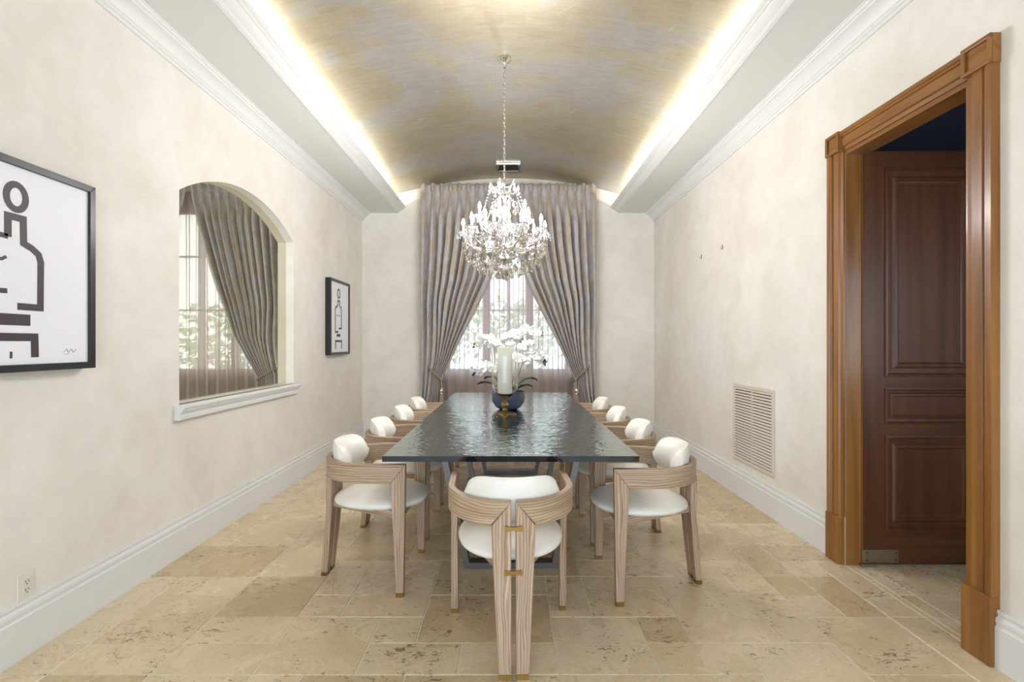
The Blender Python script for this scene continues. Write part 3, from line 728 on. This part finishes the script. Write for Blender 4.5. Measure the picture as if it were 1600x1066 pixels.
def sheer(label, x0, x1, nf):
    mb = MB(); zs = [3.36, 2.6, 1.8, 1.0, .4, .015]; nu = nf*12; n = nu+1
    rg = random.Random(nf); offs = [rg.uniform(-.6, .6) for _ in range(nf+2)]
    for i, z in enumerate(zs):
        for k in range(nu+1):
            u = k/nu; ph = 2*math.pi*nf*u+offs[int(u*nf)]*math.sin(math.pi*((u*nf) % 1)); fw = (x1-x0)/nf
            mb.v.append((x0+(x1-x0)*u-fw*.15*math.sin(2*ph)*(1+.15*math.sin(i+u*30)), .032*math.cos(ph)+.006*math.sin(u*40+i), z))
    for i in range(len(zs)-1):
        for k in range(nu): mb.idx((i*n+k, i*n+k+1, (i+1)*n+k+1, (i+1)*n+k))
    tag(mb.build('sheer_curtain', 'sheer', smooth=80, loc=(0, 6.555, 0)), label, 'curtain', 'sheer voile curtains')
sheer('translucent taupe sheer hanging across the window behind the table', -1.16, 1.10, 17)
sheer('translucent taupe sheer across the window seen through the arched opening', -5.6, -2.95, 20)

# ------------------------------------------------------------ chandelier
CX, CYY = -.05, 3.845
ch = thing('crystal_chandelier', 'tiered crystal chandelier with lit candle bulbs hanging on a chain', 'chandelier', (CX, CYY, 0))
zc = vz(CX)
MB().lathe([(.0001, 0), (.052, 0), (.054, -.012), (.046, -.022), (.026, -.035), (.018, -.055), (.012, -.075), (.0001, -.078)], 24).build('canopy', 'nickel', ch, smooth=40, loc=(0, 0, zc))
lk = None; z = zc-.085; k = 0
while z > 2.60:
    if lk is None:
        o = MB().tube([(.0085*math.cos(a), 0, .021*math.sin(a)) for a in [2*math.pi*j/14 for j in range(14)]], .003, 6, loop=True).build('chain_link', 'nickel', ch, smooth=60); lk = o.data
    else: o = link('chain_link', lk, ch)
    o.location = (0, 0, z); o.rotation_euler = (0, 0, R(20+90*(k % 2))); z -= .034; k += 1
MB().lathe([(.003, 2.60), (.012, 2.585), (.016, 2.565), (.008, 2.55), (.008, 2.50), (.03, 2.485), (.034, 2.47), (.014, 2.45), (.010, 2.40), (.024, 2.36), (.028, 2.33), (.012, 2.30), (.012, 2.22), (.034, 2.18), (.04, 2.15), (.016, 2.11), (.016, 2.02), (.046, 1.99), (.052, 1.965), (.02, 1.93), (.012, 1.90), (.02, 1.88), (.004, 1.86)], 16).build('stem', 'nickel', ch, smooth=50)
def drop_mesh(name, mat, L, w, d):
    mb = MB(); n = 6
    ring = lambda s, z: [(w*s*math.cos(2*math.pi*k/n), d*s*math.sin(2*math.pi*k/n), z) for k in range(n)]
    mb.loft([ring(.05, 0), ring(.55, -L*.22), ring(1, -L*.62), ring(.7, -L*.86), ring(.1, -L)])
    o = mb.build(name, mat, ch); me = o.data; bpy.data.objects.remove(o); return me
dm = [drop_mesh('crystal_drop', 'crystal', .052, .017, .010), drop_mesh('crystal_drop', 'smoky', .062, .021, .013), drop_mesh('crystal_drop', 'crystal', .038, .012, .008)]
rc = random.Random(3); ndrop = 0; beads = MB()
def drop(kind, r, a, z):
    global ndrop
    o = link('crystal_drop', dm[kind], ch); o.location = (r*math.cos(a), r*math.sin(a), z); o.rotation_euler = (rc.uniform(-.12, .12), rc.uniform(-.12, .12), a+R(90)+rc.uniform(-.5, .5)); ndrop += 1
def strand(p, q, sag, n, parent=ch, r=.0075, name='bead_strand'):
    mb = MB(); p, q = Vector(p), Vector(q)
    for k in range(n+1):
        f = k/n; c = p.lerp(q, f)-Vector((0, 0, sag*4*f*(1-f)))
        mb.v += []; m_ = 5; mb.loft([[(c.x+rr*math.cos(2*math.pi*j/m_), c.y+rr*math.sin(2*math.pi*j/m_), c.z+dz) for j in range(m_)] for rr, dz in ((.0005, r), (r, 0), (.0005, -r))])
    mb.build(name, 'crystal', parent)
me_arm = {}
def tier(n, rad, z0, zb, off, drops):
    am = bo = cs = bl = None
    for k in range(n):
        a = 2*math.pi*k/n+off
        if am is None:
            arm = MB().tube([(.02, 0, z0), (rad*.25, 0, z0-.035), (rad*.55, 0, z0-.045), (rad*.82, 0, z0-.01), (rad*.97, 0, zb-.06), (rad, 0, zb-.012)], [.008, .008, .007, .007, .006, .006], 7).build('arm', 'nickel', ch, smooth=60); am = arm.data
            bob = MB().lathe([(.008, -.016), (.02, -.012), (.046, .006), (.05, .014), (.046, .012), (.02, 0), (.012, .006)], 12).build('bobeche', 'crystal', arm, loc=(rad, 0, zb)); bo = bob.data
            csl = MB().lathe([(.0001, 0), (.010, 0), (.010, .06), (.0001, .062)], 10).build('candle_sleeve', 'sleeve', arm, smooth=40, loc=(rad, 0, zb)); cs = csl.data
            blb = MB().lathe([(.005, 0), (.012, .012), (.0135, .022), (.009, .042), (.003, .056), (.0001, .06)], 10).build('bulb', 'bulb', arm, smooth=60, loc=(rad, 0, zb+.061)); bl = blb.data
        else:
            arm = link('arm', am, ch); link('bobeche', bo, arm, (rad, 0, zb)); link('candle_sleeve', cs, arm, (rad, 0, zb)); link('bulb', bl, arm, (rad, 0, zb+.061))
        arm.rotation_euler = (0, 0, a)
        bx, by = rad*math.cos(a), rad*math.sin(a)
        for j in range(drops):
            b = 2*math.pi*j/drops+a; px, py = bx+.046*math.cos(b), by+.046*math.sin(b)
            drop(2 if j % 2 else 0, math.hypot(px, py), math.atan2(py, px), zb+.004)
tier(10, .325, 2.08, 2.165, .1, 6)
tier(6, .205, 2.20, 2.285, .35, 4)
MB().tube([(.30*math.cos(2*math.pi*k/40), .30*math.sin(2*math.pi*k/40), 2.10) for k in range(40)], .004, 6, loop=True).build('ring_frame', 'nickel', ch, smooth=60)
for i, (r, z, n) in enumerate(((.335, 2.115, 22), (.325, 2.06, 20), (.30, 2.015, 24), (.265, 1.975, 22), (.225, 1.94, 18), (.18, 1.91, 15), (.13, 1.885, 11), (.075, 1.87, 7))):
    for k in range(n): drop((1, 0, 1)[(k+i) % 3], r+rc.uniform(-.012, .012), 2*math.pi*(k+.5*(i % 2))/n, z+rc.uniform(-.008, .008))
MB().lathe([(.0001, 0), (.012, -.004), (.024, -.016), (.027, -.03), (.022, -.044), (.010, -.053), (.0001, -.055)], 10, (0, 0, 1.862)).build('finial_ball', 'smoky', ch)
for k in range(6):
    a = 2*math.pi*k/6+.2; ca, sa = math.cos(a), math.sin(a)
    MB().tube([(.01*ca, .01*sa, 2.48), (.05*ca, .05*sa, 2.50), (.09*ca, .09*sa, 2.545), (.115*ca, .115*sa, 2.575)], .005, 6).build('top_scroll', 'nickel', ch, smooth=60)
    drop(0, .115, a, 2.568); drop(2, .10, a+.2, 2.55); drop(2, .115, a, 2.52)
    strand((.112*ca, .112*sa, 2.565), (.205*math.cos(a+.15), .205*math.sin(a+.15), 2.30), .05, 14)
    strand((.112*ca, .112*sa, 2.56), (.112*math.cos(a+R(60)), .112*math.sin(a+R(60)), 2.56), .05, 8)
    strand((.03*ca, .03*sa, 2.47), (.11*math.cos(a+.4), .11*math.sin(a+.4), 2.40), .0, 5); drop(1, .11, a+.4, 2.395); drop(0, .07, a+.8, 2.43)
for k in range(10):
    a = .1+2*math.pi*k/10; b = a+2*math.pi/10
    strand((.325*math.cos(a), .325*math.sin(a), 2.15), (.325*math.cos(b), .325*math.sin(b), 2.15), .07, 11)
    strand((.04*math.cos(a), .04*math.sin(a), 2.27), (.30*math.cos(a), .30*math.sin(a), 2.15), .05, 12)
for i, (n, r, z) in enumerate(((10, .325, 2.265), (6, .205, 2.385))):
    for k in range(n):
        a = 2*math.pi*k/n+(.1, .35)[i]
        ld = bpy.data.lights.new('bulb_light', 'POINT'); ld.energy = BULB_W; ld.color = (.97, .96, 1); ld.shadow_soft_size = .02
        lo_ = bpy.data.objects.new('bulb_light', ld); C.objects.link(lo_); lo_.parent = ch; lo_.location = (r*math.cos(a), r*math.sin(a), z+.03)

ld = bpy.data.lights.new('added_down_fill', 'AREA'); ld.shape = 'DISK'; ld.size = .3; ld.energy = DOWN_FILL_W; ld.color = (.96, .98, 1)
lo_ = bpy.data.objects.new('added_down_fill', ld); C.objects.link(lo_); lo_.parent = ch; lo_.location = (0, 0, 1.79)  # added fill, no real fitting; makes up for light the crystals block
# ------------------------------------------------------------ hurricane candle holder and orchid
h = thing('hurricane_holder', 'clear glass hurricane on a bronze pedestal foot holding the pillar candle', 'candle holder', (-.045, 3.75, .75))
MB().lathe([(.0001, 0), (.088, 0), (.09, .008), (.075, .018), (.04, .026), (.02, .036), (.016, .05), (.026, .062), (.032, .076), (.026, .09), (.016, .1), (.02, .118), (.045, .138), (.06, .150), (.0001, .152)], 32).build('pedestal', 'mercury', h, smooth=40)
MB().lathe([(.0001, .153), (.055, .155), (.088, .175), (.101, .21), (.103, .26), (.100, .38), (.104, .47), (.118, .552), (.115, .552), (.101, .47), (.097, .38), (.100, .26), (.098, .21), (.085, .178), (.054, .160), (.0001, .158)], 40).build('glass_shade', 'hurricane', h, smooth=50)
c = thing('pillar_candle', 'tall ivory pillar candle standing inside the hurricane glass', 'candle', (-.045, 3.75, .912))
MB().lathe([(.0001, 0), (.055, 0), (.056, .004), (.056, .355), (.053, .362), (.046, .358), (.0001, .354)], 32).build('wax', 'wax', c, smooth=40); MB().tube([(0, 0, .352), (.002, 0, .365), (.001, 0, .374)], .0015, 5).build('wick', 'slot', c)
orc = thing('potted_orchid', 'white orchid with arching stems in a slate blue bowl behind the candle', 'plant', (-.02, 4.06, .75))
MB().lathe([(.0001, 0), (.07, 0), (.105, .02), (.135, .065), (.142, .11), (.138, .15), (.132, .15), (.135, .11), (.128, .07), (.0001, .06)], 36).build('bowl', 'bowl', orc, smooth=50)
MB().lathe([(.0001, .135), (.08, .132), (.131, .12), (.131, .11), (.0001, .11)], 20).build('moss_bed', 'moss', orc, smooth=40)
for a, L, rise in ((188, .24, .12), (160, .2, .16), (8, .23, .15), (-22, .2, .10), (230, .16, .10), (-60, .16, .1), (90, .2, .12)):
    mb = MB(); rings = []; ca, sa = math.cos(R(a)), math.sin(R(a))
    for k in range(9):
        f = k/8; w = .042*math.sin(math.pi*min(1, .12+.88*f))**.7+.002; d = .02+L*f; zz = .12+rise*math.sin(f*2.0)-.02*f; cx, cy = d*ca, d*sa
        rings.append([(cx-sa*w, cy+ca*w, zz+.012), (cx, cy, zz), (cx+sa*w, cy-ca*w, zz+.012), (cx, cy, zz-.003)])
    mb.loft(rings).build('leaf', 'leaf', orc, smooth=50)
fm = MB()
def petal(mb, ang, L, w, cup, tilt=0):
    ca, sa = math.cos(ang), math.sin(ang); rings = []
    for k in range(6):
        f = k/5; ww = w*math.sin(math.pi*(.08+.84*f))**.75; r_ = L*f; dz = cup*math.sin(f*math.pi)*.3+.004*f+tilt
        rings.append([(r_*ca-sa*ww, r_*sa+ca*ww, dz+.003), (r_*ca, r_*sa, dz-.002), (r_*ca+sa*ww, r_*sa-ca*ww, dz+.003)])
    mb.loft(rings, cap=False, close=False)
for a in (90, 210, 330): petal(fm, R(a), .034, .014, .02)
for a in (5, 175): petal(fm, R(a), .038, .021, .02, .003)
fm.cur = 1; fm.lathe([(.0005, .004), (.006, .006), (.005, .014), (.0005, .018)], 6)
fo = fm.build('flower', ['petal', 'lip'], orc, smooth=60); fme = fo.data; bpy.data.objects.remove(fo)
bm_ = MB().lathe([(.0001, -.010), (.0055, -.006), (.0075, 0), (.005, .007), (.0001, .010)], 8).build('bud', 'bud', orc, smooth=60); bme = bm_.data; bpy.data.objects.remove(bm_)
ro = random.Random(5)
stems = [[(-.02, 0, .13), (-.05, -.01, .35), (-.09, -.02, .52), (-.16, -.03, .59), (-.23, -.04, .565), (-.29, -.05, .53)],
         [(.0, 0, .13), (.0, .02, .4), (.03, .02, .58), (.12, .01, .665), (.21, -.0, .655), (.29, -.01, .63)],
         [(-.01, -.02, .13), (-.06, -.03, .26), (-.13, -.05, .355), (-.2, -.06, .36), (-.26, -.07, .33), (-.29, -.08, .30)],
         [(.03, 0, .13), (.09, -.02, .3), (.14, -.03, .43), (.21, -.04, .465), (.27, -.05, .44), (.31, -.06, .38)],
         [(.02, .02, .13), (.06, .03, .3), (.09, .0, .46), (.14, -.02, .54), (.19, -.03, .53), (.23, -.03, .49)],
         [(-.02, .03, .13), (-.04, .05, .4), (-.03, .06, .56), (.03, .05, .63), (.08, .03, .6), (.12, .0, .57)]]
def along(pts, f):
    x = f*(len(pts)-1); i = min(int(x), len(pts)-2); t_ = x-i
    p0 = Vector(pts[max(0, i-1)]); p1 = Vector(pts[i]); p2 = Vector(pts[i+1]); p3 = Vector(pts[min(len(pts)-1, i+2)])
    return .5*((2*p1)+(p2-p0)*t_+(2*p0-5*p1+4*p2-p3)*t_*t_+(-p0+3*p1-3*p2+p3)*t_**3)
for si, st in enumerate(stems):
    so = MB().tube([along(st, k/24) for k in range(25)], [.0035-.0018*k/24 for k in range(25)], 6).build('stem', 'stem', orc, smooth=60)
    nfl = (12, 14, 9, 12, 11, 11)[si]
    for k in range(nfl):
        f = .36+.5*k/(nfl-1); p = along(st, f); o = link('flower', fme, so)
        o.location = p+Vector((ro.uniform(-.02, .02), -.018+ro.uniform(-.02, .02), (-.022 if k % 2 else .012)+ro.uniform(-.008, .008)))
        o.rotation_euler = (R(75+ro.uniform(-25, 25)), ro.uniform(-.4, .4), ro.uniform(-.8, .8)); s = ro.uniform(.9, 1.25); o.scale = (s, s, s)
    for k in range(5):
        f = .9+.1*k/4; p = along(st, f); o = link('bud', bme, so); sd = 1 if k % 2 else -1; o.location = p+Vector((.003*sd, -.004, .012*sd)); s = 1.5-.18*k; o.scale = (s, s, s)

# ------------------------------------------------------------ garden outside the windows
struct(MB().box(-14, 12, YB+.3, 26, -.25, -.2).build('ground_outside', 'ground'))
gr = random.Random(21)
def tree(label, x, y, r, h, trunk, n):
    t = thing('garden_tree', label, 'tree', (x, y, -.2), 0, 'garden trees beyond the windows')
    MB().tube([(0, 0, 0), (.05, 0, h*.4), (0, .05, h*.8)], [.09, .07, .03], 7).build('trunk', 'bark', t)
    mb = MB()
    for _ in range(n):
        v = Vector((gr.gauss(0, 1), gr.gauss(0, 1), gr.gauss(0, 1))).normalized()*(gr.random()**.4)
        c = Vector((v.x*r, v.y*r, trunk+(h-trunk)*(.5+.5*v.z))); a = Vector((gr.uniform(-1, 1), gr.uniform(-1, 1), gr.uniform(-1, 1))).normalized(); b = a.orthogonal().normalized(); s = gr.uniform(.07, .13)
        mb.face([c-a*s, c-b*s*.5, c+a*s, c+b*s*.5])
    mb.build('crown', 'foliage', t)
tree('leafy garden tree outside, left part of the window behind the table', -1.6, 12.0, 1.5, 3.6, .9, 800)
tree('leafy garden tree outside, right part of the window behind the table', 1.5, 13.2, 1.5, 3.4, 1.0, 700)
tree('leafy garden shrub outside, in the middle of the window behind the table', .1, 9.4, .7, 2.3, .2, 450)
tree('leafy garden shrub outside the window seen through the arched opening', -7.6, 12.5, 1.4, 2.6, .2, 700)
